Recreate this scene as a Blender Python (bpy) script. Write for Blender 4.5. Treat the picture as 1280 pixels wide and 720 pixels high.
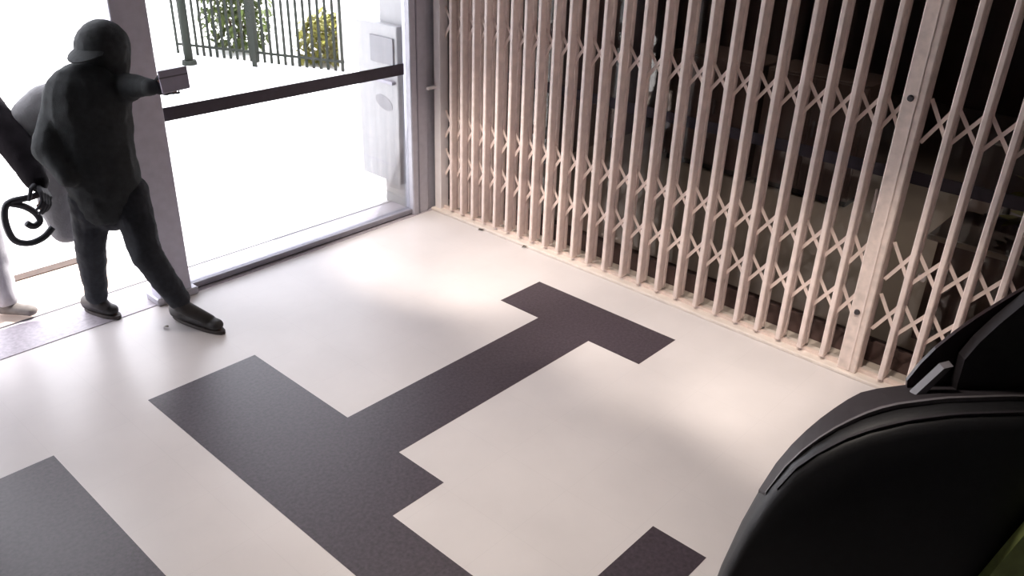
import bpy, bmesh, math, random
from mathutils import Vector, Matrix, noise
random.seed(7)
for o in list(bpy.data.objects): bpy.data.objects.remove(o)
SC = bpy.context.scene
COL = SC.collection

# ------------------------------------------------------------------ camera
H = 2.6
FPX = 1051.55
YAW, PITCH, ROLL = map(math.radians, (48.475, 27.199, 2.0046))
FWD = Vector((math.sin(YAW)*math.cos(PITCH), math.cos(YAW)*math.cos(PITCH), -math.sin(PITCH)))
_r = Vector((math.cos(YAW), -math.sin(YAW), 0)); _u = _r.cross(FWD)
RGT = _r*math.cos(ROLL) + _u*math.sin(ROLL)
UPV = -_r*math.sin(ROLL) + _u*math.cos(ROLL)
CAM = Vector((-1.70078*H, -1.85191*H, H))
cd = bpy.data.cameras.new('camera'); cam = bpy.data.objects.new('camera', cd); COL.objects.link(cam)
cd.sensor_width = 36; cd.lens = 36*FPX/1280; cd.clip_start = .05; cd.clip_end = 300
cam.matrix_world = Matrix((( RGT.x, UPV.x, -FWD.x, CAM.x), (RGT.y, UPV.y, -FWD.y, CAM.y), (RGT.z, UPV.z, -FWD.z, CAM.z), (0,0,0,1)))
SC.camera = cam

# ------------------------------------------------------------------ sky, sun, exposure
w = bpy.data.worlds.new('world'); SC.world = w; w.use_nodes = True
w.node_tree.nodes['Background'].inputs[0].default_value = (.93, .93, 1.0, 1)
w.node_tree.nodes['Background'].inputs[1].default_value = 2.5
sl = bpy.data.lights.new('sun', 'SUN'); so = bpy.data.objects.new('sun', sl); COL.objects.link(so)
sl.energy = 4.5; sl.angle = math.radians(.6); sl.color = (1, .96, .9)
so.location = (8, 6, 12)
so.rotation_euler = Vector((-.60, -.055, -.80)).to_track_quat('-Z', 'Y').to_euler()
vs = SC.view_settings
vs.view_transform = 'Standard'; vs.look = 'None'; vs.gamma = 1; vs.use_curve_mapping = False
vs.exposure = 1.22
# warm gate downlights, plus ones added to fill the floor and hall (fittings are built further down)
SPOTS = [(-1.6, -.80, 46, 44, -.35), (-1.6, -1.80, 20, 40, -.35), (-1.6, -2.75, 24, 40, -.35), (-1.6, -3.65, 30, 40, -.35), (-2.05, -2.0, 15, 86, -2.05), (-2.4, -3.6, 21, 86, -2.4), (-3.7, -2.3, 7, 78, -3.7), (2.2, -3.6, 8, 88, 2.2), (2.2, -1.4, 3, 88, 2.2)]
for sx, sy_, se, sc_, ax_ in SPOTS:
    ld = bpy.data.lights.new('downlight_or_fill', 'SPOT'); lo_ = bpy.data.objects.new('downlight_or_fill', ld); COL.objects.link(lo_)
    lo_.rotation_euler = Vector((ax_-sx, 0, -2.93)).to_track_quat('-Z', 'Y').to_euler()      # gate-side fittings are tilted towards the gate
    lo_.location = (sx, sy_, 2.93); ld.energy = se*3.2; ld.spot_size = math.radians(sc_); ld.spot_blend = .7 if ax_ > sx else 1.; ld.shadow_soft_size = .09; ld.color = (1, .89, .79)

# ------------------------------------------------------------------ pixel helpers (photo = 1280 x 720)
def ray(x, y): return RGT*((x-640)/FPX) - UPV*((y-360)/FPX) + FWD
def onx(x, y, X=0.): d = ray(x, y); return CAM + d*((X-CAM.x)/d.x)
def ony(x, y, Y=0.): d = ray(x, y); return CAM + d*((Y-CAM.y)/d.y)
def onz(x, y, Z=0.): d = ray(x, y); return CAM + d*((Z-CAM.z)/d.z)
FH = Vector((math.sin(YAW), math.cos(YAW), 0)); RH = Vector((math.cos(YAW), -math.sin(YAW), 0))
C0 = Vector((CAM.x, CAM.y, 0))
def ondep(x, y, dep): d = ray(x, y); return CAM + d*(dep/d.dot(FH))
def LQ(lat, dep, z): return C0 + RH*lat + FH*dep + Vector((0, 0, z))

# ------------------------------------------------------------------ materials
MATS = {}
def mat(name, col, rough=.6, nscale=8., namt=.12, bump=0., bscale=None, metal=0., spec=.5, coat=0., stretch=None):
    if name in MATS: return MATS[name]
    m = bpy.data.materials.new(name); m.use_nodes = True
    nt = m.node_tree; b = nt.nodes['Principled BSDF']
    b.inputs['Roughness'].default_value = rough; b.inputs['Metallic'].default_value = metal
    b.inputs['Specular IOR Level'].default_value = spec; b.inputs['Coat Weight'].default_value = coat
    tc = nt.nodes.new('ShaderNodeTexCoord'); src = tc.outputs['Object']
    if stretch:
        mp = nt.nodes.new('ShaderNodeMapping'); mp.inputs['Scale'].default_value = stretch
        nt.links.new(src, mp.inputs[0]); src = mp.outputs[0]
    n = nt.nodes.new('ShaderNodeTexNoise'); n.inputs['Scale'].default_value = nscale; n.inputs['Detail'].default_value = 5
    nt.links.new(src, n.inputs['Vector'])
    r = nt.nodes.new('ShaderNodeValToRGB')
    c = Vector(col)
    lo = c*(1-namt); hi = c*(1+namt)
    r.color_ramp.elements[0].color = (*lo, 1); r.color_ramp.elements[1].color = (*[min(1, v) for v in hi], 1)
    r.color_ramp.elements[0].position = .3; r.color_ramp.elements[1].position = .7
    nt.links.new(n.outputs['Fac'], r.inputs[0]); nt.links.new(r.outputs[0], b.inputs['Base Color'])
    if bump:
        n2 = nt.nodes.new('ShaderNodeTexNoise'); n2.inputs['Scale'].default_value = bscale or nscale*6; n2.inputs['Detail'].default_value = 3
        nt.links.new(src, n2.inputs['Vector'])
        bp = nt.nodes.new('ShaderNodeBump'); bp.inputs['Strength'].default_value = bump; bp.inputs['Distance'].default_value = .01
        nt.links.new(n2.outputs['Fac'], bp.inputs['Height']); nt.links.new(bp.outputs[0], b.inputs['Normal'])
    MATS[name] = m
    return m
def glass_mat(name, tint, refl):
    m = bpy.data.materials.new(name); m.use_nodes = True; nt = m.node_tree
    for n in list(nt.nodes):
        if n.type != 'OUTPUT_MATERIAL': nt.nodes.remove(n)
    out = nt.nodes['Material Output']
    t = nt.nodes.new('ShaderNodeBsdfTransparent'); t.inputs[0].default_value = (*tint, 1)
    g = nt.nodes.new('ShaderNodeBsdfGlossy'); g.inputs['Roughness'].default_value = .02
    fr = nt.nodes.new('ShaderNodeFresnel'); fr.inputs[0].default_value = 1.45
    ml = nt.nodes.new('ShaderNodeMath'); ml.operation = 'MULTIPLY'; ml.inputs[1].default_value = refl
    mx = nt.nodes.new('ShaderNodeMixShader')
    nt.links.new(fr.outputs[0], ml.inputs[0]); nt.links.new(ml.outputs[0], mx.inputs[0])
    nt.links.new(t.outputs[0], mx.inputs[1]); nt.links.new(g.outputs[0], mx.inputs[2]); nt.links.new(mx.outputs[0], out.inputs[0])
    MATS[name] = m
    return m
M_floor = mat('pale_floor_tile', (.66, .62, .615), .32, 2.2, .05)
# faint tile joints in the pale floor
def add_joints(m, size, dark):
    nt = m.node_tree; b = nt.nodes['Principled BSDF']
    tc = nt.nodes.new('ShaderNodeTexCoord'); br = nt.nodes.new('ShaderNodeTexBrick')
    br.offset = 0; br.inputs['Scale'].default_value = 1; br.inputs['Brick Width'].default_value = size; br.inputs['Row Height'].default_value = size
    br.inputs['Mortar Size'].default_value = .0016; br.inputs['Mortar Smooth'].default_value = .3
    br.inputs['Color1'].default_value = br.inputs['Color2'].default_value = (1, 1, 1, 1); br.inputs['Mortar'].default_value = (dark, dark, dark, 1)
    mx = nt.nodes.new('ShaderNodeMixRGB'); mx.blend_type = 'MULTIPLY'; mx.inputs[0].default_value = 1
    src = b.inputs['Base Color'].links[0].from_socket
    nt.links.new(tc.outputs['Object'], br.inputs[0]); nt.links.new(src, mx.inputs[1]); nt.links.new(br.outputs[0], mx.inputs[2])
    nt.links.new(mx.outputs[0], b.inputs['Base Color'])
add_joints(M_floor, .382, .95)
M_granite = mat('dark_granite', (.055, .042, .054), .38, 60., .35)
M_thresh = mat('lavender_granite', (.42, .38, .42), .4, 40., .18)
M_track = mat('dark_track', (.04, .035, .04), .5)
M_paving = mat('pale_paving', (.80, .79, .78), .85, 3., .05)
M_apron = mat('pinkish_paving', (.62, .50, .43), .85, 5., .10)
M_brown = mat('brown_joint', (.05, .03, .022), .8, 20., .2)
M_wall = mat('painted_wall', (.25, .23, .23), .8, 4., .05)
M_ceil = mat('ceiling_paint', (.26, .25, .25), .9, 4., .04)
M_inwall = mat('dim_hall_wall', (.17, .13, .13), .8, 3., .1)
M_infloor = mat('hall_floor', (.52, .45, .39), .5, 3., .08)
M_alu = mat('aluminium_frame', (.46, .45, .50), .42, 20., .06, metal=.25)
M_pillar = mat('pillar_metal', (.60, .58, .66), .5, 20., .06, metal=.15)
M_aludk = mat('grey_frame', (.27, .26, .30), .5, 20., .08, metal=.2)
M_strip = mat('dark_safety_strip', (.035, .028, .045), .5, 30., .1)
M_gate = mat('cream_gate_paint', (.80, .665, .61), .45, 14., .10, bump=.08, bscale=60)
M_gate2 = mat('cream_gate_paint_worn', (.74, .61, .55), .5, 18., .14, bump=.1, bscale=50)
M_white = mat('white_paint', (.88, .82, .82), .4, 10., .04)
M_kerb = mat('pale_sill', (.72, .64, .58), .5, 12., .07)
M_brsill = mat('dark_brown_sill', (.09, .055, .05), .6, 14., .2)
M_black = mat('black_plastic', (.010, .010, .012), .5, 40., .15, bump=.05, bscale=300)
M_dkgrey = mat('dark_grey_plastic', (.030, .026, .030), .5, 30., .12, spec=.3)
M_maroon = mat('maroon_black_visor', (.022, .010, .013), .35, 20., .12)
M_trim = mat('grey_trim', (.13, .12, .13), .4, 30., .08)
M_green = mat('olive_green_panel', (.30, .36, .12), .6, 20., .15)
M_jacket = mat('black_jacket_cloth', (.020, .024, .026), .85, 30., .25, bump=.3, bscale=220)
M_trouser = mat('black_trouser_cloth', (.016, .019, .026), .85, 40., .25, bump=.3, bscale=260)
M_shoe = mat('dark_shoe', (.022, .019, .019), .6, 30., .2)
M_shoe2 = mat('grey_shoe', (.16, .14, .13), .7, 30., .15)
M_sole = mat('shoe_sole', (.05, .04, .036), .7, 30., .2)
M_skin = mat('skin', (.30, .17, .12), .55, 30., .08)
M_hair = mat('dark_hair', (.012, .010, .009), .6, 60., .3)
M_eye = mat('eye', (.35, .33, .31), .3, 20., .03)
M_glove = mat('dark_glove', (.035, .035, .042), .75, 50., .2)
M_box = mat('grey_card', (.62, .58, .70), .7, 18., .07)
M_sack = mat('grey_sack_cloth', (.27, .27, .28), .9, 25., .08, bump=.35, bscale=90)
M_pale = mat('pale_trouser_cloth', (.50, .49, .53), .85, 30., .08, bump=.25, bscale=200)
M_jack2 = mat('dark_sleeve_cloth', (.008, .006, .008), .9, 30., .2, bump=.3, bscale=200, spec=.1)
M_cable = mat('dark_cable', (.03, .032, .042), .5, 30., .15)
M_metal = mat('pale_grey_box', (.28, .28, .285), .55, 12., .05)
M_metaldk = mat('box_window', (.15, .15, .165), .4, 12., .06)
M_fence = mat('dark_green_fence', (.012, .016, .012), .7, 20., .2, spec=.2)
M_leaf = mat('green_leaves', (.07, .10, .015), .7, 8., .45)
M_leaf2 = mat('yellow_leaves', (.20, .19, .02), .7, 8., .4)
M_stem = mat('stem', (.10, .07, .04), .8)
M_desk = mat('desk_laminate', (.12, .08, .07), .5, 6., .2, stretch=(1, 8, 1))
M_deskedge = mat('desk_pale_edge', (.45, .42, .38), .5)
M_pot = mat('pot_clay', (.10, .07, .055), .7)
M_screen = mat('monitor_back', (.20, .18, .18), .5)
M_litter = mat('dry_leaf', (.07, .05, .03), .8, 30., .3)
M_lampbody = mat('lamp_body', (.7, .7, .7), .5)
G_door = glass_mat('door_glass', (.95, .96, .97), .7)
G_hall = glass_mat('hall_glass', (.90, .88, .86), .8)

# ------------------------------------------------------------------ mesh helpers
def link(name, me, m, parent=None):
    o = bpy.data.objects.new(name, me); COL.objects.link(o)
    if m is not None and not me.materials: me.materials.append(m)
    if parent is not None:
        o.parent = parent; o.matrix_parent_inverse = Matrix.Identity(4)
    return o
def bm_obj(name, bm, m, parent=None, smooth=False, origin=None):
    bmesh.ops.recalc_face_normals(bm, faces=bm.faces[:])
    if origin is not None: bmesh.ops.translate(bm, verts=bm.verts, vec=-Vector(origin))
    me = bpy.data.meshes.new(name); bm.to_mesh(me); bm.free()
    if smooth:
        for p in me.polygons: p.use_smooth = True
    o = link(name, me, m, parent)
    if origin is not None: o.location = Vector(origin)
    return o
def bm_box(bm, lo, hi, bevel=0., seg=1):
    lo, hi = Vector(lo), Vector(hi)
    r = bmesh.ops.create_cube(bm, size=1)
    for v in r['verts']: v.co = Vector((lo.x+(v.co.x+.5)*(hi.x-lo.x), lo.y+(v.co.y+.5)*(hi.y-lo.y), lo.z+(v.co.z+.5)*(hi.z-lo.z)))
    if bevel:
        es = list({e for v in r['verts'] for e in v.link_edges})
        bmesh.ops.bevel(bm, geom=es, offset=bevel, segments=seg, affect='EDGES', profile=.5)
def box(name, lo, hi, m, parent=None, bevel=0., seg=1, local=False):
    bm = bmesh.new(); bm_box(bm, lo, hi, bevel, seg)
    c = (Vector(lo)+Vector(hi))/2; c.z = min(lo[2], hi[2])
    if parent is not None and not local:                       # parents sit at their own location
        off = parent.location
        o = bm_obj(name, bm, m, parent, origin=c); o.location = c-off
        return o
    return bm_obj(name, bm, m, parent, origin=c)
def bm_prism(bm, pts, ext):
    """pts: list of 3D points (planar polygon), ext: extrusion vector"""
    a = [bm.verts.new(Vector(p)) for p in pts]; b = [bm.verts.new(Vector(p)+Vector(ext)) for p in pts]
    bm.faces.new(a); bm.faces.new(list(reversed(b)))
    n = len(a)
    for i in range(n): bm.faces.new((a[i], a[(i+1) % n], b[(i+1) % n], b[i]))
def bm_tube(bm, pts, rad, seg=8, cap=True):
    pts = [Vector(p) for p in pts]; n = len(pts)
    rads = rad if isinstance(rad, (list, tuple)) else [rad]*n
    rings = []
    t0 = (pts[1]-pts[0]).normalized()
    nrm = t0.orthogonal().normalized()
    for i in range(n):
        t = (pts[min(i+1, n-1)]-pts[max(i-1, 0)]).normalized()
        nrm = (nrm - t*nrm.dot(t)).normalized(); bn = t.cross(nrm)
        rings.append([bm.verts.new(pts[i]+(nrm*math.cos(2*math.pi*k/seg)+bn*math.sin(2*math.pi*k/seg))*rads[i]) for k in range(seg)])
    for i in range(n-1):
        for k in range(seg): bm.faces.new((rings[i][k], rings[i][(k+1) % seg], rings[i+1][(k+1) % seg], rings[i+1][k]))
    if cap: bm.faces.new(list(reversed(rings[0]))); bm.faces.new(rings[-1])
def catmull(pts, n=6):
    pts = [Vector(p) for p in pts]; out = []
    for i in range(len(pts)-1):
        p0, p1, p2, p3 = pts[max(i-1, 0)], pts[i], pts[i+1], pts[min(i+2, len(pts)-1)]
        for k in range(n):
            t = k/n
            out.append(.5*((2*p1)+(p2-p0)*t+(2*p0-5*p1+4*p2-p3)*t*t+(3*p1-p0-3*p2+p3)*t**3))
    out.append(pts[-1]); return out
def empty(name, loc, rz=0):
    o = bpy.data.objects.new(name, None); COL.objects.link(o); o.location = Vector(loc); o.rotation_euler.z = rz
    o.empty_display_size = .1
    return o
def tag(o, label, cat, group=None):
    o['label'] = label; o['category'] = cat
    if group: o['group'] = group
    return o
def struct(o, label=None):
    o['kind'] = 'structure'
    if label: o['label'] = label
    return o

# ================================================================== SETTING
YI = -.06                                   # inner edge of the threshold
fl = struct(box('floor', (-7, -7.5, -.12), (.02, YI, 0), M_floor), 'pale polished tile floor of the lobby')
u = .147*H
def inlay(name, x0, x1, y0, y1): return box(name, (x0, y0, -.03), (x1, y1, .0015), M_granite, fl)
# dark granite bands let into the floor (x towards the gate, y along it)
inlay('granite_inlay', -.315*H, -.165*H, -1.010*H, -.588*H)            # crossbar by the gate
inlay('granite_inlay', -.893*H, -.315*H, -.868*H, -.714*H)             # stem
inlay('granite_inlay', -1.138*H, -.893*H, -.99*H, -.384*H)             # wide band
inlay('granite_inlay', -1.138*H, -1.012*H, -2.2*H, -.99*H)             # band continuing
inlay('granite_inlay', -1.65*H, -1.340*H, -1.9*H, -.43*H)              # band by the entrance
inlay('granite_inlay', -1.012*H, -.722*H, -1.425*H, -1.322*H)          # end piece
th = struct(box('floor_threshold', (-7, YI, -.12), (-.02, .30, .004), M_thresh), 'lavender grey granite door threshold')
box('door_track', (-2.19, -.022, .0), (-.05, .022, .012), M_track, th)
box('threshold_joint', (-7, .296, -.02), (-.2, .312, .006), M_track, th)
gr = struct(box('floor_outside', (-30, .312, -.14), (40, 60, -.004), M_paving), 'sun bleached pale paving outside')
ap = struct(box('floor_apron', (-7, .313, -.05), (-2.30, .92, .0), M_apron), 'pinkish paving outside the open doorway')
box('kerb_edge', (-7, .88, -.05), (-2.38, .97, .008), M_brown, ap)
struct(box('ceiling', (-7.2, -7.7, 3.0), (7.2, .4, 3.12), M_ceil))
struct(box('wall_back', (-7.2, -7.7, -.1), (7.2, -7.5, 3.0), M_wall))
struct(box('wall_left', (-7.2, -7.5, -.1), (-7, .35, 3.0), M_wall))
struct(box('wall_front', (-7, -.08, 2.45), (.4, .32, 3.0), M_wall), 'lintel wall above the glass front')
# dim hall behind the folding gate
struct(box('floor_hall', (.02, -7.5, -.12), (7, .1, -.002), M_infloor))
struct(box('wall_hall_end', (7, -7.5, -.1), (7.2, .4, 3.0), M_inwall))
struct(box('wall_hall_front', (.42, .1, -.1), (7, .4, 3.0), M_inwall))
struct(box('wall_hall_right', (.0, -7.5, 0), (.25, -5.3, 3.0), M_wall))
# outer corner pier: grey reveal wall beside the glass
struct(box('wall_reveal', (-.19, .045, -.1), (.42, .37, 2.45), M_metal), 'pale grey masonry reveal outside the glass')

# door pillar (open doorway | glass)
pil = struct(box('trim_pillar', (-2.40, -.07, 0), (-2.19, .06, 2.45), M_pillar, bevel=.006), 'grey metal door pillar between open doorway and glass')
box('pillar_foot', (-2.43, -.09, 0), (-2.155, .075, .05), M_alu, pil, .008)
struct(box('trim_left_jamb', (-3.92, -.07, 0), (-3.80, .06, 2.45), M_alu, bevel=.006))
# right jamb: two profiles
jm = struct(box('trim_jamb', (-.26, -.05, 0), (-.10, .042, 2.45), M_alu, bevel=.008), 'pale grey aluminium door jamb beside the gate')
box('jamb_groove', (-.205, -.056, .0), (-.195, -.049, 2.4), M_aludk, jm)
struct(box('trim_corner', (-.10, -.03, 0), (.02, .044, 2.45), M_alu), 'grey corner profile beside the white post')
# front glazing
def glazing(n, x0, x1, label):
    f = struct(box('window_%d' % n, (x0, -.03, .012), (x1, .03, .05), M_aludk, bevel=.003), label)
    box('glass_pane', (x0, -.005, .05), (x1, .005, 2.40), G_door, f)
    box('head_rail', (x0, -.03, 2.40), (x1, .03, 2.45), M_aludk, f)
    s = box('safety_strip', (x0+.012, -.0085, 1.125), (x1-.03, -.0055, 1.208), M_strip, f)
    s['label'] = 'dark horizontal safety strip across the glass'
    return f
glazing(1, -2.19, -.26, 'clear glass door panel with dark safety strip')
struct(box('wall_light_block', (-7, -.08, 0), (-3.92, .30, 2.45), M_wall))  # unseen solid wall, added to keep daylight off the far gate
# glazing behind the gate
g3 = struct(box('window_2', (.19, -5.3, 0), (.25, .04, .13), M_brsill), 'glass wall with dark strip behind the folding gate')
for y0, y1 in ((-1.75, .04), (-3.42, -1.75), (-5.3, -3.42)):
    box('glass_pane', (.215, y0+.004, .13), (.225, y1-.004, 2.45), G_hall, g3)
box('head_rail', (.19, -5.3, 2.45), (.25, .04, 3.0), M_aludk, g3)
box('safety_strip', (.2105, -5.29, 1.10), (.2135, .03, 1.17), M_strip, g3)
hd = box('pull_handle', (.165, -3.405, .90), (.185, -3.387, 1.04), M_white, g3, .004)
hd['label'] = 'white pull handle'
box('glass_lock', (.185, -3.75, .585), (.214, -3.71, .625), M_white, g3, .004)

# ================================================================== FOLDING GATE
BARS = [-.253,-.368,-.49,-.608,-.728,-.855,-.98,-1.102,-1.23,-1.36,-1.493,-1.632,-1.776,-1.925,-2.07,-2.216,-2.365,-2.515,-2.66,-2.807,-2.953,-3.096,-3.235,-3.374]
BARS2 = [-3.72,-3.865,-4.01,-4.155,-4.30,-4.445,-4.59,-4.735,-4.88]
ZB, ZT = .045, 2.38
bm = bmesh.new()
bm_box(bm, (-.048, -.015, 0), (.012, .015, ZT-ZB), .005)
bm_box(bm, (.024, -.015, 0), (.054, .015, ZT-ZB), .005)
bmesh.ops.recalc_face_normals(bm, faces=bm.faces[:])
BARME = bpy.data.meshes.new('bar'); bm.to_mesh(BARME); bm.free(); BARME.materials.append(M_gate)
def strip_mesh(dy, dz, name):
    bm = bmesh.new()
    d = Vector((0, dy, dz)); L = d.length; t = d/L; n = Vector((0, -t.z, t.y))
    hw = .010
    a = [t*(-L/2-.012)-n*hw, t*(L/2+.012)-n*hw, t*(L/2+.012)+n*hw, t*(-L/2-.012)+n*hw]
    bm_prism(bm, [Vector((-.002, p.y, p.z)) for p in a], (.004, 0, 0))
    for e in (-1, 1):                                   # rivet heads at both ends
        c = d*(e/2)
        r = bmesh.ops.create_cone(bm, cap_ends=True, segments=8, radius1=.007, radius2=.005, depth=.008)
        for v in r['verts']: v.co = Vector((v.co.z-.003, v.co.x, v.co.y))+c
    bmesh.ops.recalc_face_normals(bm, faces=bm.faces[:])
    me = bpy.data.meshes.new(name); bm.to_mesh(me); bm.free(); me.materials.append(M_gate)
    return me
BANDS = ((.41, .20), (.72, .20), (1.49, .20), (2.2, .20))
def build_gate(ybars, y_first, y_last, label):
    g = empty('folding_gate', (0, (ybars[0]+ybars[-1])/2, 0)); off = g.location
    tag(g, label, 'folding gate')
    allb = list(ybars)
    for y in allb:
        o = link('bar', BARME, None, g); o.location = Vector((0, y, ZB))-off
    cache = {}
    ends = ([y_first] if y_first is not None else []) + allb + ([y_last] if y_last is not None else [])
    for i in range(len(ends)-1):
        ya, yb = ends[i], ends[i+1]
        for zc, hz in BANDS:
            for sgn in (-1, 1):
                k = (round(yb-ya, 3), sgn)
                if k not in cache: cache[k] = strip_mesh(yb-ya, sgn*hz, 'lattice_strip')
                o = link('lattice_strip', cache[k], None, g)
                o.location = Vector((-.0030*sgn+.018, (ya+yb)/2, zc))-off
    return g
g1 = build_gate(BARS, -.135, -3.49, 'cream folding scissor gate running from the white corner post to the wide lock post')
box('corner_post', (-.045, -.135, .0), (.045, -.065, 2.42), M_white, g1, .006)
lp = box('lock_post', (-.05, -3.585, .02), (.05, -3.475, 2.42), M_gate2, g1, .006)
lp['label'] = 'wide cream lock post'
box('post_seam', (-.0535, -3.548, .03), (-.0495, -3.540, 2.40), M_gate, g1)
for z in (.40, 1.60):
    bm = bmesh.new(); r = bmesh.ops.create_cone(bm, cap_ends=True, segments=14, radius1=.017, radius2=.013, depth=.012)
    for v in bm.verts: v.co = Vector((-v.co.z, v.co.x, v.co.y))
    o = bm_obj('keyhole_cover', bm, M_track, g1); o.location = Vector((-.056, -3.515, z))-g1.location
bk = box('corner_bracket', (-.13, -.10, 1.0), (-.04, -.075, 1.02), M_white, g1)
g2 = build_gate(BARS2, -3.60, -5.02, 'cream folding scissor gate on the far side of the wide lock post')
box('end_post', (-.045, -5.09, 0), (.045, -5.02, 2.42), M_gate2, g2, .006)
sl_ = struct(box('trim_gate_sill', (-.075, -5.3, 0), (.085, -.05, .022), M_kerb, bevel=.004), 'pale sill under the folding gates')
box('guide_rail', (-.012, -5.29, .022), (.012, -.07, .043), M_gate2, sl_)
struct(box('trim_gate_head', (-.06, -5.3, 2.42), (.06, -.05, 2.50), M_gate2), 'top track of the folding gates')
struct(box('wall_gate_head', (-.05, -5.3, 2.50), (.25, .0, 3.0), M_wall))

# ================================================================== HALL BEHIND THE GATE
dk = empty('desk', (.95, -4.55, 0)); tag(dk, 'dark desk with a pale front edge behind the folding gate', 'desk')
box('desk_top', (.55, -5.2, .70), (1.45, -3.62, .73), M_desk, dk, .004)
box('edge_band', (.535, -5.2, .70), (.552, -3.62, .73), M_deskedge, dk)
box('modesty_panel', (.62, -5.15, .12), (.64, -3.70, .70), M_desk, dk)
for yy in (-5.15, -3.70): box('leg', (.66, yy, 0), (1.40, yy+.045, .70), M_desk, dk)
mo = empty('monitor', (1.18, -3.86, .73)); tag(mo, 'grey computer monitor standing on the desk behind the gate', 'monitor')
box('foot', (1.10, -3.96, .73), (1.26, -3.76, .745), M_screen, mo, .004)
box('neck', (1.17, -3.88, .745), (1.20, -3.84, .88), M_screen, mo)
box('screen_back', (1.13, -4.07, .85), (1.175, -3.65, 1.16), M_screen, mo, .012, 2)
box('screen_glass', (1.1755, -4.05, .87), (1.178, -3.67, 1.14), M_black, mo)
# dark storage cabinets along the hall
for i, (y0, y1) in enumerate(((-1.5, -.6), (-2.45, -1.55))):
    cb = empty('cabinet', (2.75, (y0+y1)/2, 0))
    tag(cb, ['dark low cabinet at the door end of the dim hall', 'dark low cabinet in the middle of the dim hall'][i], 'cabinet', 'hall cabinets')
    box('body', (2.5, y0, .06), (3.0, y1, 1.05), M_desk, cb, .004)
    box('plinth', (2.54, y0+.02, 0), (2.98, y1-.02, .06), M_black, cb)
    ym = (y0+y1)/2
    for a, b in ((y0+.01, ym-.004), (ym+.004, y1-.01)):
        box('door', (2.482, a, .09), (2.4985, b, 1.03), M_desk, cb, .003)
    for s in (-1, 1): box('handle', (2.455, ym+s*.05-.006, .55), (2.4815, ym+s*.05+.006, .68), M_trim, cb)
# plant on the desk
def leaf_mesh(L, W, name, m):
    bm = bmesh.new(); n = 5; rows = []
    for i in range(n+1):
        t = i/n; wv = W*math.sin(math.pi*(.08+.92*t))**.8*(1-.15*t) if i < n else .001
        z = -.25*L*t*t
        rows.append([bm.verts.new((-wv/2, L*t, z+.1*wv)), bm.verts.new((0, L*t, z)), bm.verts.new((wv/2, L*t, z+.1*wv))])
    for i in range(n):
        for k in range(2): bm.faces.new((rows[i][k], rows[i][k+1], rows[i+1][k+1], rows[i+1][k]))
    me = bpy.data.meshes.new(name); bm.to_mesh(me); bm.free(); me.materials.append(m)
    return me
LEAF_B = leaf_mesh(.17, .075, 'leaf', M_leaf2)
pl = empty('potted_plant', (.80, -4.06, .73)); tag(pl, 'yellow green leafy plant in a clay pot on the desk', 'plant')
bm = bmesh.new()
prof = [(.0, 0), (.045, 0), (.055, .05), (.062, .085), (.066, .085), (.066, .10), (.056, .10), (.05, .085), (0, .082)]
rings = [[bm.verts.new((r*math.cos(a*math.pi/8), r*math.sin(a*math.pi/8), z)) for a in range(16)] for r, z in prof[1:-1]]
for i in range(len(rings)-1):
    for k in range(16): bm.faces.new((rings[i][k], rings[i][(k+1) % 16], rings[i+1][(k+1) % 16], rings[i+1][k]))
bm.faces.new(list(reversed(rings[0]))); bm.faces.new(rings[-1])
bm_obj('pot', bm, M_pot, pl)
for i in range(22):
    a = i*2.4; z = .10+.20*(i/22)
    o = link('leaf', LEAF_B, None, pl); o.location = (.015*math.cos(a), .015*math.sin(a), z)
    o.rotation_euler = (random.uniform(.1, .9), random.uniform(-.3, .3), a)
bm = bmesh.new(); bm_tube(bm, [(0, 0, .08), (.004, .003, .2), (0, 0, .31)], [.008, .006, .003]); bm_obj('stem', bm, M_stem, pl)

# ================================================================== LOBBY MACHINE (black housing near the camera)
mc = empty('cash_machine', LQ(1.2, 2.1, 0)); tag(mc, 'large black moulded cash machine housing standing in the lobby before the gate', 'cash machine')
MO = mc.location
def mpart(name, bm, m, parent=mc, smooth=False):
    bmesh.ops.translate(bm, verts=bm.verts, vec=-MO)
    return bm_obj(name, bm, m, parent, smooth)
ST = [(.60, .30), (.628, .55), (.655, .70), (.70, .86), (.75, .985), (.80, 1.075), (.86, 1.135), (.93, 1.185), (1.0, 1.22), (1.1, 1.255), (1.22, 1.28), (1.4, 1.295), (1.62, 1.30), (1.85, 1.30)]
bm = bmesh.new(); rows = []
for lat, zt in ST:
    k = min(1, (lat-.60)/.25)
    sec = [(1.80+.06*(1-k), 0), (1.80+.06*(1-k), zt*.45), (1.84+.04*(1-k), zt*.8), (1.872, zt-.035), (1.885, zt-.012), (1.905, zt), (1.96, zt-.006),
           (2.06, zt-.03-.0*k), (2.12, zt-.05), (2.15, zt-.09), (2.18, zt*.6), (2.18, 0)]
    kb = min(1, (lat-.60)/.45); sec2 = [(d if d < 1.93 else 1.90+(d-1.90)*(.15+.85*kb), z) for d, z in sec]
    rows.append([bm.verts.new(LQ(lat+.035*(1-kb), d, z)) for d, z in sec2])
for i in range(len(rows)-1):
    for k in range(len(rows[0])-1): bm.faces.new((rows[i][k], rows[i+1][k], rows[i+1][k+1], rows[i][k+1]))
    bm.faces.new((rows[i][0], rows[i][-1], rows[i+1][-1], rows[i+1][0]))
bm.faces.new(rows[0]); bm.faces.new(list(reversed(rows[-1])))
mpart('housing', bm, M_black, smooth=True)
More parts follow.
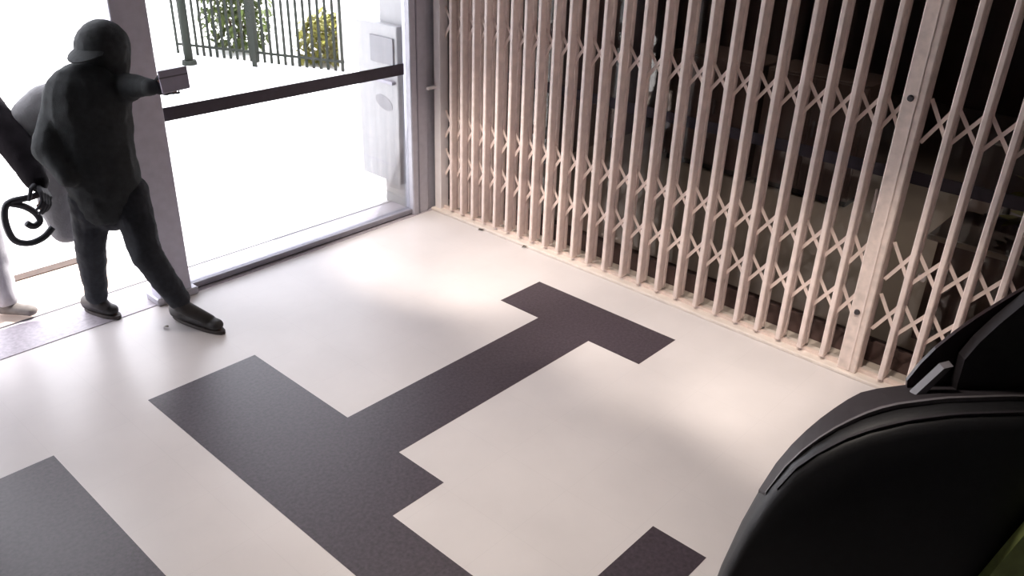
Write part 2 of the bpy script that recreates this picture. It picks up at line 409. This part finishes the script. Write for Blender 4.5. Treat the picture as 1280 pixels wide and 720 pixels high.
# top ledge plate with groove lines
def ledge(name, d0, d1, lift, m, l0=.74, l1=1.55, th=.014):
    def TP(l, d, z):
        kb = min(1, (l-.60)/.45); return LQ(l+.035*(1-kb), d if d < 1.93 else 1.90+(d-1.90)*(.15+.85*kb), z)
    bm = bmesh.new(); A = []; 
    def zt(l):
        for (a, za), (b, zb) in zip(ST, ST[1:]):
            if a <= l <= b: return za+(zb-za)*(l-a)/(b-a)
        return ST[-1][1]
    def prof(d, z): return z-.006*(max(0, d-1.905)/.055) if d < 1.96 else z-.006-.024*(d-1.96)/.10 if d < 2.06 else z-.03-.02*(d-2.06)/.06
    n = 18
    for i in range(n+1):
        l = l0+(l1-l0)*i/n; z = zt(l)
        A.append([bm.verts.new(TP(l, d0, prof(d0, z)+lift)), bm.verts.new(TP(l, d1, prof(d1, z)+lift)), bm.verts.new(TP(l, d1, prof(d1, z)+lift-th)), bm.verts.new(TP(l, d0, prof(d0, z)+lift-th))])
    for i in range(n):
        for k in range(4): bm.faces.new((A[i][k], A[i][(k+1) % 4], A[i+1][(k+1) % 4], A[i+1][k]))
    bm.faces.new(A[0]); bm.faces.new(list(reversed(A[-1])))
    return mpart(name, bm, m)
ledge('top_plate', 1.985, 2.115, .012, M_dkgrey)
ledge('trim_line', 1.972, 1.985, .016, M_trim)
ledge('trim_line', 1.898, 1.908, .006, M_dkgrey, l0=.76)
# curved visor fin
def pxpoly(name, pts, dep, th, m, smooth=False):
    bm = bmesh.new(); bm_prism(bm, [ondep(x, y, dep) for x, y in pts], FH*th); return mpart(name, bm, m)
vf = pxpoly('visor_fin', [(1134, 476), (1150, 456), (1170, 436), (1195, 416), (1222, 397), (1252, 378), (1300, 350), (1420, 320), (1420, 560), (1134, 520)], 2.09, .012, M_maroon)
vf['label'] = 'curved dark maroon visor fin'
pxpoly('side_column', [(1192, 520), (1197, 480), (1206, 450), (1225, 428), (1250, 405), (1290, 372), (1420, 330), (1420, 620), (1192, 560)], 2.045, .04, M_dkgrey)
pxpoly('hinge_bracket', [(1142, 496), (1180, 461), (1192, 458), (1152, 497)], 2.03, .03, M_trim)
a_, b_ = ondep(1230, 728, 1.785), ondep(1292, 655, 1.785)
la, lb = (a_-C0).dot(RH), (b_-C0).dot(RH); sl2 = (b_.z-a_.z)/(lb-la)
bm = bmesh.new(); bm_prism(bm, [LQ(l, 1.785, z) for l, z in ((la-(a_.z-.30)/sl2, .30), (la-(a_.z-.30)/sl2, .03), (1.85, .03), (1.85, a_.z+(1.85-la)*sl2))], FH*.03)
gp = mpart('lower_panel', bm, M_green)
gp['label'] = 'olive green lower panel'

# ================================================================== OUTSIDE
# grey service box on the reveal wall
sb = empty('service_box', (-.235, .33, 0)); tag(sb, 'pale grey wall box with a dark oval recess outside the glass door', 'wall box')
box('cabinet', (-.26, .10, .215), (-.19, .575, 1.45), M_metal, sb, .01, 2)
box('top_panel', (-.275, .13, 1.16), (-.2605, .40, 1.36), M_metaldk, sb, .003)
box('shelf', (-.30, .12, 1.02), (-.2605, .40, 1.045), M_aludk, sb, .003)
bm = bmesh.new()
for k in (0,):
    n = 20
    a = [Vector((-.2625, .27+.10*math.cos(2*math.pi*i/n), .855+.055*math.sin(2*math.pi*i/n)+.02*math.cos(2*math.pi*i/n))) for i in range(n)]
    bm_prism(bm, a, (.004, 0, 0))
bmesh.ops.translate(bm, verts=bm.verts, vec=-sb.location)
bm_obj('oval_recess', bm, M_metaldk, sb)
box('seam', (-.2615, .12, .36), (-.2595, .56, .366), M_aludk, sb)
# fence
FA, FB = Vector((1.20, 6.42, 0)), Vector((2.24, 4.10, 0))
fd = (FB-FA).normalized(); FL = (FB-FA).length
fz = math.atan2(fd.y, fd.x)
fe = empty('railing_fence', FA, fz); tag(fe, 'dark vertical bar railing on a white kerb across the pavement', 'fence')
bm = bmesh.new(); bm_box(bm, (-.1, -.05, -.005), (FL+.1, .05, .05)); bm_obj('kerb', bm, M_paving, fe)
bm = bmesh.new()
bm_box(bm, (-.017, -.008, .05), (.017, .008, 1.25))
for v in bm.verts:
    pass
bmesh.ops.recalc_face_normals(bm, faces=bm.faces[:])
FBME = bpy.data.meshes.new('bar'); bm.to_mesh(FBME); bm.free(); FBME.materials.append(M_fence)
nb = int(FL/.105)
for i in range(nb+1):
    if abs(i*.105-1.24) < .06: continue
    o = link('bar', FBME, None, fe); o.location = (i*.105, 0, 0)
for z in (.16, 1.15):
    bm = bmesh.new(); bm_box(bm, (0, -.014, z), (FL, .014, z+.03)); bm_obj('rail', bm, M_fence, fe)
for xx, h in ((1.24, 1.35),):
    bm = bmesh.new(); bm_box(bm, (xx-.035, -.06, -.004), (xx+.035, .02, h)); bm_obj('post', bm, M_fence, fe)
# white pillar at the fence end
P = onz(440, 90)
wp = empty('gate_pillar', P, fz); tag(wp, 'white masonry pillar at the end of the railing', 'pillar')
bm = bmesh.new(); bm_box(bm, (-.12, -.12, -.004), (.12, .12, 1.5), .01); bm_obj('shaft', bm, M_paving, wp)
bm = bmesh.new(); bm_box(bm, (-.15, -.15, 1.5), (.15, .15, 1.56), .01); bm_obj('cap', bm, M_paving, wp)
# street pole
P = onz(237, 80)
sp = empty('street_pole', P); tag(sp, 'thin dark street pole beyond the railing end', 'pole')
bm = bmesh.new(); bm_tube(bm, [(0, 0, -.004), (0, 0, 1.2), (0, 0, 3.6)], [.055, .045, .038], 12); bm_obj('shaft', bm, M_fence, sp, True)
bm = bmesh.new(); bm_tube(bm, [(0, 0, -.004), (0, 0, .05)], [.10, .09], 12); bm_obj('base', bm, M_fence, sp)
# shrubs behind the railing: trunk + leaf cards
SL = {}
for nm, m in (('g', M_leaf), ('y', M_leaf2)): SL[nm] = leaf_mesh(.11, .05, 'leaf_'+nm, m)
def shrub(px, py, back, w, h, key, n, label):
    p = onz(px, py)+Vector((math.sin(-fz)*0, 0, 0)) + Vector((.93, .36, 0))*back
    p.z = -.004
    s = empty('shrub', p); tag(s, label, 'shrub', 'shrubs behind the railing')
    bm = bmesh.new()
    for k in range(7):
        a = k*.9; bm_tube(bm, [(0, 0, 0), (w*.22*math.cos(a), w*.22*math.sin(a), h*.45), (w*.4*math.cos(a), w*.4*math.sin(a), h*.85)], [.018, .011, .004], 6)
    bm_obj('stem', bm, M_stem, s)
    src = SL[key]; vs_, fs_ = [], []
    for i in range(n):
        a = random.uniform(0, 6.283); rr = w/2*math.sqrt(random.random()); zz = random.uniform(.06, 1)
        rr *= .5+.5*math.sin(math.pi*min(1, zz*.8+.15))
        M = Matrix.Translation((rr*math.cos(a), rr*math.sin(a), zz*h)) @ Matrix.Rotation(random.uniform(0, 6.28), 4, 'Z') @ Matrix.Rotation(random.uniform(-.9, .9), 4, 'X') @ Matrix.Scale(random.uniform(.7, 1.4), 4)
        b = len(vs_)
        vs_ += [tuple(M @ v.co) for v in src.vertices]; fs_ += [tuple(b+j for j in p_.vertices) for p_ in src.polygons]
    me = bpy.data.meshes.new('foliage'); me.from_pydata(vs_, [], fs_); me.materials.append(src.materials[0])
    f_ = link('foliage', me, None, s); f_['kind'] = 'stuff'
    return s
shrub(264, 73, .62, .95, 1.25, 'g', 1500, 'tall green shrub behind the railing at the street pole end')
shrub(384, 87, .56, .92, .62, 'y', 1100, 'low yellow green shrub behind the railing beside the white pillar')

# ================================================================== PEOPLE
def capsule(bm, a, b, ra, rb, n=5, flat=None):
    """tapered capsule from a to b; flat=(axis vector, factor) squashes cross-section along that axis"""
    a, b = Vector(a), Vector(b)
    d = b-a; L = max(d.length, 1e-5); t = d/L
    nx = t.orthogonal().normalized(); ny = t.cross(nx)
    prof = [(-ra*math.cos(k/n*math.pi/2), ra*math.sin(k/n*math.pi/2)) for k in range(n+1)] + [(L+rb*math.sin(k/n*math.pi/2), rb*math.cos(k/n*math.pi/2)) for k in range(n+1)]
    seg = 14; rings = []
    for s, r in prof:
        if r < 1e-4: rings.append([bm.verts.new(a+t*s)]); continue
        rings.append([bm.verts.new(a+t*s+(nx*math.cos(2*math.pi*k/seg)+ny*math.sin(2*math.pi*k/seg))*r) for k in range(seg)])
    for i in range(len(rings)-1):
        p, q = rings[i], rings[i+1]
        for k in range(seg):
            k2 = (k+1) % seg
            if len(p) == 1: bm.faces.new((p[0], q[k2], q[k]))
            elif len(q) == 1: bm.faces.new((p[k], p[k2], q[0]))
            else: bm.faces.new((p[k], p[k2], q[k2], q[k]))
    if flat:
        ax, fct = Vector(flat[0]).normalized(), flat[1]
        for ring in rings:
            for v in ring:
                base = a+t*((v.co-a).dot(t)); off = v.co-base
                v.co = base+off+ax*(off.dot(ax)*(fct-1))
def ellipsoid(bm, c, rx, ry, rz, rot=None):
    r = bmesh.ops.create_uvsphere(bm, u_segments=18, v_segments=12, radius=1)
    M = Matrix.Translation(Vector(c)) @ ((rot or Matrix.Identity(3)).to_4x4()) @ Matrix.Diagonal((rx, ry, rz, 1))
    for v in r['verts']: v.co = M @ v.co
def fuse(name, bm, voxel, m, parent=None, origin=None, smooth_it=4, wrinkle=0., wscale=.12):
    """fuse overlapping volumes into one continuous skin"""
    bmesh.ops.recalc_face_normals(bm, faces=bm.faces[:])
    me = bpy.data.meshes.new(name+'_tmp'); bm.to_mesh(me); bm.free()
    o = bpy.data.objects.new(name+'_tmp', me); COL.objects.link(o)
    r = o.modifiers.new('r', 'REMESH'); r.mode = 'VOXEL'; r.voxel_size = voxel
    s = o.modifiers.new('s', 'SMOOTH'); s.iterations = smooth_it; s.factor = .5
    if wrinkle:
        tx = bpy.data.textures.new(name+'_fold', 'CLOUDS'); tx.noise_scale = wscale; tx.noise_depth = 2
        dm = o.modifiers.new('d', 'DISPLACE'); dm.texture = tx; dm.strength = wrinkle; dm.mid_level = .5; dm.texture_coords = 'GLOBAL'
    dg = bpy.context.evaluated_depsgraph_get()
    nm = bpy.data.meshes.new_from_object(o.evaluated_get(dg)); nm.name = name
    bpy.data.objects.remove(o); bpy.data.meshes.remove(me)
    nm.materials.clear()
    for p in nm.polygons: p.use_smooth = True
    org = Vector(origin) if origin is not None else Vector((0, 0, 0))
    nm.transform(Matrix.Translation(-org))
    ob = link(name, nm, m, parent)
    if parent is None: ob.location = org
    return ob
def hand_into(bm, wrist, fwd, palm_n, side, curl=.9, size=1.0, thumb_sign=1):
    """palm + five bent fingers; fwd = wrist->knuckles, palm_n = direction the palm faces, side = towards the little finger"""
    fwd, palm_n, side = fwd.normalized(), palm_n.normalized(), side.normalized()
    s = size; k = wrist+fwd*.085*s
    for j in range(4):
        o = side*((j-1.5)*.021*s)
        capsule(bm, wrist+fwd*.012*s+o*.6, k+o, .0145*s, .0125*s, 3)
    lens = (.040, .046, .043, .033)
    for j in range(4):
        p = k+side*((j-1.5)*.021*s); d = fwd.copy(); L = lens[j]*s; rad = (.0095-.0006*j)*s
        for q in range(3):
            ang = curl*(.55+.25*q)
            d = (d*math.cos(ang)+palm_n*math.sin(ang)).normalized() if q else (fwd*math.cos(curl*.4)+palm_n*math.sin(curl*.4)).normalized()
            e = p+d*L*(1, .72, .55)[q]
            capsule(bm, p, e, rad, rad*.9, 3); p = e; rad *= .92
    p = wrist+fwd*.03*s-side*.028*s
    d = (fwd*.6-side*.6+palm_n*.45).normalized(); e = p+d*.042*s; capsule(bm, p, e, .0135*s, .0115*s, 3)
    d2 = (fwd*.8-side*.1+palm_n*.6).normalized(); e2 = e+d2*.03*s; capsule(bm, e, e2, .011*s, .0095*s, 3)
    capsule(bm, e2, e2+(fwd*.7+palm_n*.7+side*.2).normalized()*.024*s, .0098*s, .0085*s, 3)
def head_into(bm, c, face, up, s=1.0):
    """skull, jaw, nose, brow, ears, lips; c = head centre"""
    face = face.normalized(); up = (up-face*up.dot(face)).normalized(); sd = face.cross(up)
    R = Matrix((sd, face, up)).transposed()
    ellipsoid(bm, c+up*.03*s-face*.012*s, .076*s, .096*s, .092*s, R)
    ellipsoid(bm, c-up*.045*s+face*.022*s, .058*s, .066*s, .075*s, R)
    ellipsoid(bm, c-up*.095*s+face*.052*s, .030*s, .028*s, .022*s, R)
    capsule(bm, c+up*.015*s+face*.078*s, c-up*.028*s+face*.098*s, .009*s, .014*s, 3)
    capsule(bm, c+up*.026*s+face*.074*s-sd*.035*s, c+up*.026*s+face*.074*s+sd*.035*s, .013*s, .013*s, 3)
    ellipsoid(bm, c-up*.060*s+face*.078*s, .024*s, .012*s, .006*s, R)
    ellipsoid(bm, c-up*.072*s+face*.077*s, .021*s, .012*s, .007*s, R)
    for e in (-1, 1): ellipsoid(bm, c+sd*e*.077*s-face*.008*s-up*.002*s, .010*s, .020*s, .032*s, R)
    for e in (-1, 1): ellipsoid(bm, c+sd*e*.045*s+face*.055*s-up*.02*s, .022*s, .022*s, .02*s, R)
    return R, sd, face, up

# ---- person in black striding over the threshold
ORG = Vector((-2.55, -.2, 0))
hd_c = ony(126, 68, -.12); neck = ony(127, 97, -.13)
shL = ony(148, 112, -.19); shR = ony(78, 135, -.10); chest = ony(112, 142, -.16)
waist = ony(122, 205, -.19); hipc = ony(136, 240, -.20); hipL = hipc+Vector((.085, -.045, -.02)); hipR = hipc+Vector((-.085, .045, -.02))
elR = ony(62, 186, -.13); wrR = ony(86, 222, -.25)
wrL = ony(188, 109, -.50); elL = ony(166, 108, -.34)
knL = ony(183, 318, -.40); anL = ony(226, 377, -.47); anL.z = max(anL.z, .10)
knR = ony(113, 310, -.08); anR = ony(121, 372, .03)
heelL = Vector((anL.x, anL.y, 0)); 
toeL = onz(277, 410, .04); hL = onz(222, 391, .04)
toeR = onz(146, 391, .04); hR = onz(112, 381, .04)
face1 = Vector((-.80, -.45, -.16)); up1 = Vector((-.08, -.05, 1))
bm = bmesh.new()
R1, sd1, f1, u1 = head_into(bm, hd_c, face1, up1, 1.0)
capsule(bm, neck-Vector((0, 0, .04)), hd_c-u1*.05, .062, .058)
capsule(bm, shL, shR, .062, .062); lat = (shL-shR).normalized(); fr = lat.cross(Vector((0, 0, 1))).normalized()
capsule(bm, chest+Vector((0, 0, .03)), waist, .17, .145, flat=(fr, .65)); capsule(bm, waist, hipc, .145, .16, flat=(fr, .68))
for a, b, r0, r1 in ((shL, elL, .052, .042), (elL, wrL, .042, .030), (shR, elR, .052, .042), (elR, wrR, .042, .030),
                     (hipL, knL, .085, .055), (knL, anL, .055, .040), (hipR, knR, .085, .055), (knR, anR, .055, .040)):
    capsule(bm, a, b, r0, r1)
for h_, t_, an in ((hL, toeL, anL), (hR, toeR, anR)):
    capsule(bm, an, h_+Vector((0, 0, .015)), .04, .034); capsule(bm, h_+Vector((0, 0, .01)), t_-(t_-h_).normalized()*.03, .034, .026)
box_right = (RGT*.97+UPV*.10).normalized()
hand_into(bm, wrL, RGT, -FWD, -UPV, curl=.22, size=.92)
hand_into(bm, wrR, Vector((.9, .15, -.35)), Vector((.1, .9, -.1)), Vector((-.1, -.1, -1)), curl=.4, size=.95)
p1 = fuse('person', bm, .0085, M_skin, None, ORG, 3)
tag(p1, 'person in black jacket, trousers and hooded cap striding over the threshold holding a grey box', 'person')
def cloth(name, bm, m, vox=.011, wr=.018, ws=.10, parent=p1, org=ORG, sm=3): return fuse(name, bm, vox, m, parent, org, sm, wr, ws)
bm = bmesh.new()
capsule(bm, shL-lat*.01, shR+lat*.01, .092, .092)
capsule(bm, chest+Vector((0, 0, .05)), waist, .222, .200, flat=(fr, .72)); capsule(bm, waist, hipc+Vector((0, 0, -.02)), .205, .195, flat=(fr, .78))
capsule(bm, neck-Vector((0, 0, .05)), neck+Vector((0, 0, .03)), .105, .085)
capsule(bm, shL, elL, .088, .070); capsule(bm, elL, wrL-(wrL-elL).normalized()*.012, .070, .046)
capsule(bm, shR, elR, .100, .088); capsule(bm, elR, wrR, .086, .056)
jk = cloth('jacket', bm, M_jacket)
bm = bmesh.new(); capsule(bm, wrL-(wrL-elL).normalized()*.01, wrL+(wrL-elL).normalized()*.008, .046, .044); cloth('cuff', bm, M_jacket, .009, 0, parent=jk)
bm = bmesh.new()
capsule(bm, hipc+Vector((0, 0, .04)), hipc+Vector((0, 0, -.06)), .172, .165, flat=(fr, .8))
capsule(bm, hipL, knL, .115, .086); capsule(bm, knL, anL+(knL-anL).normalized()*.02, .086, .066)
capsule(bm, hipR, knR, .115, .084); capsule(bm, knR, anR+(knR-anR).normalized()*.02, .084, .064)
cloth('trousers', bm, M_trouser, .011, .022, .09)
for h_, t_, an in ((hL, toeL, anL), (hR, toeR, anR)):
    d = (t_-h_).normalized()
    bm = bmesh.new()
    capsule(bm, an+Vector((0, 0, -.02)), h_+Vector((0, 0, .025))-d*.005, .052, .046)
    capsule(bm, h_+Vector((0, 0, .012)), t_-d*.04+Vector((0, 0, .012)), .047, .042, flat=((0, 0, 1), .85))
    capsule(bm, an+d*.03-Vector((0, 0, .035)), t_-d*.09+Vector((0, 0, .028)), .045, .036)
    sh = cloth('shoe', bm, M_shoe, .008, 0)
    bm = bmesh.new()
    sdv = d.cross(Vector((0, 0, 1))).normalized(); n = 20; L = (t_-h_).length
    out = []
    for i in range(n):
        a = 2*math.pi*i/n; xx = math.cos(a); yy = math.sin(a)
        wv = .044+.008*max(0, xx)
        out.append(Vector((h_.x, h_.y, .003))+d*(L/2-.012+xx*(L/2+.034))+sdv*yy*wv)
    bm_prism(bm, out, (0, 0, .022)); bmesh.ops.translate(bm, verts=bm.verts, vec=-ORG)
    bm_obj('sole', bm, M_sole, sh)
# hood, cap brim, hair, eyes
bm = bmesh.new()
ellipsoid(bm, hd_c+u1*.03-f1*.03, .138, .150, .142, R1)
capsule(bm, hd_c-u1*.03-f1*.05, neck-f1*.03, .115, .125)
capsule(bm, hd_c-u1*.085-f1*.01, neck, .098, .115)
cloth('hood', bm, M_jacket, .010, .012, .07)
bm = bmesh.new()
A = []
for i in range(9):
    a = -1.15+2.3*i/8
    inner = hd_c+u1*.068+f1*(.085*math.cos(a)+.01)+sd1*.085*math.sin(a)
    outer = hd_c+u1*(.052-.012*math.cos(a))+f1*(.085*math.cos(a)+.025+.105*math.cos(a))+sd1*.105*math.sin(a)
    A.append((inner, outer))
va = [[bm.verts.new(p) for p in (i_, o_, o_-u1*.006, i_-u1*.006)] for i_, o_ in A]
for i in range(8):
    for k in range(4): bm.faces.new((va[i][k], va[i][(k+1) % 4], va[i+1][(k+1) % 4], va[i+1][k]))
bm.faces.new(va[0]); bm.faces.new(list(reversed(va[-1])))
bmesh.ops.translate(bm, verts=bm.verts, vec=-ORG); bm_obj('cap_brim', bm, M_jacket, p1)
bm = bmesh.new()
ellipsoid(bm, hd_c-u1*.048+f1*.038, .072, .076, .064, R1)
ms = cloth('face_mask', bm, M_jacket, .008, 0)
for e in (-1, 1):
    bm = bmesh.new(); ellipsoid(bm, hd_c+sd1*e*.031+f1*.078+u1*.004, .013, .011, .009, R1)
    bmesh.ops.translate(bm, verts=bm.verts, vec=-ORG); bm_obj('eye', bm, M_eye, p1, True)
# gloves as thin shells over the hands
bm = bmesh.new(); hand_into(bm, wrL, RGT, -FWD, -UPV, curl=.22, size=1.02); fuse('glove', bm, .005, M_glove, p1, ORG, 2)
# grey box in the hand
dB = (wrL-CAM).length-.115
def at_dist(x, y, D): d = ray(x, y); return CAM+d.normalized()*D
q = [at_dist(x, y, dB) for x, y in ((196, 89), (233, 82), (238, 110), (203, 118))]
nB = (q[1]-q[0]).cross(q[3]-q[0]).normalized()
if nB.dot(FWD) < 0: nB = -nB
bm = bmesh.new(); bm_prism(bm, q, nB*.05)
bmesh.ops.bevel(bm, geom=bm.edges[:], offset=.004, segments=1, affect='EDGES')
cB = sum(q, Vector())/4+nB*.025
hb = bm_obj('box', bm, M_box, None, origin=cB); tag(hb, 'small grey lavender box held out in a gloved hand', 'box')
bm = bmesh.new(); bm_prism(bm, [(q[0]*(1-t)+q[3]*t)-nB*.002 + (q[1]-q[0])*s for t, s in ((.30, .01), (.30, .99), (.36, .99), (.36, .01))], nB*.003)
bmesh.ops.translate(bm, verts=bm.verts, vec=-cB); bm_obj('lid_edge', bm, M_aludk, hb)

# ---- grey sack hanging behind the person
bm = bmesh.new()
S = lambda x, y, Y=.25: ony(x, y, Y)
capsule(bm, S(62, 140), S(52, 156), .165, .175, flat=((0, 1, 0), .55)); capsule(bm, S(52, 156), S(70, 205), .175, .15, flat=((0, 1, 0), .55))
capsule(bm, S(70, 205), S(78, 255), .15, .13, flat=((0, 1, 0), .55)); capsule(bm, S(78, 255), S(84, 282), .13, .105, flat=((0, 1, 0), .6))
so_ = S(90, 200)
sk = fuse('sack', bm, .012, M_sack, None, so_, 4, .02, .14); tag(sk, 'large slack grey cloth sack hanging at the back of the person in black', 'sack')
bm = bmesh.new(); bm_tube(bm, catmull([S(84, 122, .15), S(105, 102, .04), S(112, 104, -.06), S(112, 125, -.01)], 6), .014, 8)
bmesh.ops.translate(bm, verts=bm.verts, vec=-so_); bm_obj('strap', bm, M_sack, sk, True)

# ---- second person, mostly outside the picture at the doorway edge
O2 = Vector((-3.18, .55, 0))
h2 = Vector((-3.08, .52, 1.56)); n2 = Vector((-3.10, .54, 1.42)); s2L = Vector((-2.99, .42, 1.33)); s2R = Vector((-3.28, .68, 1.33))
c2 = Vector((-3.14, .55, 1.2)); w2 = Vector((-3.18, .56, 1.0)); hp2 = Vector((-3.20, .57, .88))
e2L = ony(18, 180, .18); r2L = ony(46, 226, -.01)
e2R = Vector((-3.44, .62, 1.06)); r2R = Vector((-3.30, .42, .92))
l2L = hp2+Vector((.085, -.04, -.02)); l2R = hp2+Vector((-.085, .05, -.02))
k2L = Vector((-3.10, .46, .48)); a2L = Vector((-3.115, .44, .10)); k2R = Vector((-3.30, .60, .48)); a2R = Vector((-3.30, .66, .10))
f2v = Vector((.75, -.65, -.12)); up2 = Vector((.1, -.08, 1))
bm = bmesh.new(); R2, sd2, ff2, uu2 = head_into(bm, h2, f2v, up2, .98)
capsule(bm, n2-Vector((0, 0, .04)), h2-uu2*.05, .06, .056)
lat2 = (s2L-s2R).normalized(); fr2 = lat2.cross(Vector((0, 0, 1))).normalized()
capsule(bm, s2L, s2R, .06, .06); capsule(bm, c2, w2, .165, .14, flat=(fr2, .65)); capsule(bm, w2, hp2, .14, .155, flat=(fr2, .68))
for a, b, r0, r1 in ((s2L, e2L, .05, .04), (e2L, r2L, .04, .03), (s2R, e2R, .05, .04), (e2R, r2R, .04, .03), (l2L, k2L, .082, .054), (k2L, a2L, .054, .038), (l2R, k2R, .082, .054), (k2R, a2R, .054, .038)):
    capsule(bm, a, b, r0, r1)
feet2 = []
for a_, dd in ((a2L, Vector((.55, -.8, 0))), (a2R, Vector((.3, -.95, 0)))):
    d = dd.normalized(); h_ = Vector((a_.x, a_.y, .04))-d*.04; t_ = h_+d*.22; feet2.append((h_, t_, a_))
    capsule(bm, a_, h_, .038, .033); capsule(bm, h_, t_-d*.03, .033, .025)
hand_into(bm, r2L, (e2L*-1+r2L), Vector((-.4, .3, -.3)), Vector((.5, .3, -.5)), curl=1.0)
hand_into(bm, r2R, (r2R-e2R), Vector((.3, .5, -.2)), Vector((0, .1, -1)), curl=.6)
p2 = fuse('person', bm, .009, M_skin, None, O2, 3)
tag(p2, 'person with a dark sleeve and pale trousers outside the doorway holding a dark looped cable', 'person')
def cloth2(name, bm, m, vox=.012, wr=.016, ws=.10): return fuse(name, bm, vox, m, p2, O2, 3, wr, ws)
bm = bmesh.new(); capsule(bm, s2L, s2R, .085, .085); capsule(bm, c2+Vector((0, 0, .04)), w2, .20, .18, flat=(fr2, .72)); capsule(bm, w2, hp2, .18, .175, flat=(fr2, .78))
capsule(bm, n2-Vector((0, 0, .06)), n2, .09, .072)
capsule(bm, s2L, e2L, .10, .092); capsule(bm, e2L, r2L, .092, .062); capsule(bm, s2R, e2R, .082, .068); capsule(bm, e2R, r2R, .068, .046)
cloth2('jacket', bm, M_jack2)
bm = bmesh.new(); capsule(bm, hp2+Vector((0, 0, .03)), hp2-Vector((0, 0, .05)), .165, .16, flat=(fr2, .8))
for a, b, c in ((l2L, k2L, a2L), (l2R, k2R, a2R)): capsule(bm, a, b, .11, .082); capsule(bm, b, c+Vector((0, 0, .02)), .082, .066)
cloth2('trousers', bm, M_pale)
for h_, t_, a_ in feet2:
    d = (t_-h_).normalized(); bm = bmesh.new()
    capsule(bm, a_-Vector((0, 0, .03)), h_+Vector((0, 0, .02)), .05, .045); capsule(bm, h_+Vector((0, 0, .008)), t_-d*.035+Vector((0, 0, .008)), .046, .040, flat=((0, 0, 1), .85))
    cloth2('shoe', bm, M_shoe2, .009, 0)
bm = bmesh.new(); ellipsoid(bm, h2+uu2*.042-ff2*.022, .086, .100, .09, R2); ellipsoid(bm, h2-ff2*.05, .078, .07, .085, R2); cloth2('hair', bm, M_hair, .009, .006, .03)
for e in (-1, 1):
    bm = bmesh.new(); ellipsoid(bm, h2+sd2*e*.031+ff2*.078+uu2*.004, .012, .011, .009, R2)
    bmesh.ops.translate(bm, verts=bm.verts, vec=-O2); bm_obj('eye', bm, M_eye, p2, True)
bm = bmesh.new(); hand_into(bm, r2L, (e2L*-1+r2L), Vector((-.4, .3, -.3)), Vector((.5, .3, -.5)), curl=1.0, size=1.14); fuse('glove', bm, .0055, M_glove, p2, O2, 2)
# dark cable looped from the hand
K = lambda x, y, Y=-.02: ony(x, y, Y)
bm = bmesh.new()
pts = catmull([K(58, 238), K(40, 246), K(14, 252), K(6, 262), K(8, 282), K(18, 300), K(36, 304), K(54, 297), K(66, 284)], 7)
bm_tube(bm, pts, .019, 8)
co_ = K(30, 300)
bmesh.ops.translate(bm, verts=bm.verts, vec=-co_)
cb_ = bm_obj('cable', bm, M_cable, None, True); cb_.location = co_; tag(cb_, 'dark cable hanging in a loop below the gloved hand', 'cable')
bm = bmesh.new(); bm_tube(bm, catmull([K(10, 254), K(30, 258), K(44, 266), K(50, 276), K(42, 283), K(33, 279)], 6), [.019]*31, 8)
bmesh.ops.translate(bm, verts=bm.verts, vec=-co_); bm_obj('hook_end', bm, M_cable, cb_, True)

# ================================================================== SMALL THINGS ON THE FLOOR
LT = leaf_mesh(.085, .045, 'dry_leaf', M_litter)
for i, (px, py, rz, lb) in enumerate(((610, 288, .6, 'dry brown leaf scrap lying on the pale floor near the gate sill'), (660, 309, 1.0, 'tiny dry scrap against the gate sill'),
                                    (573, 266, 2.2, 'dry scrap in the corner by the white post'), (211, 412, .2, 'dark crumb beside the shoe on the pale floor'))):
    p = onz(px, py); o = link('dry_leaf', LT, None); o.location = p+Vector((0, 0, .018)); o.rotation_euler.z = rz
    if i == 1 or i == 3: o.scale = (.6, .6, .8)
    tag(o, lb, 'leaf')
# rings for the gate downlights and the added fill lights (out of the picture)
for sx, sy_, se, sc_, ax_ in SPOTS:
    bm = bmesh.new(); n = 24; rg = []
    for r_, z_ in ((.075, 2.975), (.10, 2.975), (.105, 3.0), (.075, 3.0)):
        rg.append([bm.verts.new((r_*math.cos(2*math.pi*k/n), r_*math.sin(2*math.pi*k/n), z_-2.975)) for k in range(n)])
    for q_ in range(4):
        for k in range(n): bm.faces.new((rg[q_][k], rg[q_][(k+1) % n], rg[(q_+1) % 4][(k+1) % n], rg[(q_+1) % 4][k]))
    o = bm_obj('downlight_or_fill_ring', bm, M_lampbody); o.location = (sx, sy_, 2.975)
    tag(o, 'white ring of the recessed ceiling light over ' + {(-1.6, -.80): 'the corner by glass door and gate', (-1.6, -1.80): 'the door end of the dark granite crossbar', (-1.6, -2.75): 'the gate between crossbar and lock post', (-1.6, -3.65): 'the floor before the wide lock post',
        (-2.05, -2.0): 'the stem of the dark granite inlay, added as fill', (-2.4, -3.6): 'the lobby floor beside the cash machine, added as fill', (-3.7, -2.3): 'the granite band by the entrance, added as fill', (2.2, -3.6): 'the hall near the desk, added as fill', (2.2, -1.4): 'the hall near the low cabinets, added as fill'}[(sx, sy_)], 'ceiling light', 'added hall fill lights' if sx > 0 else 'lobby downlights')
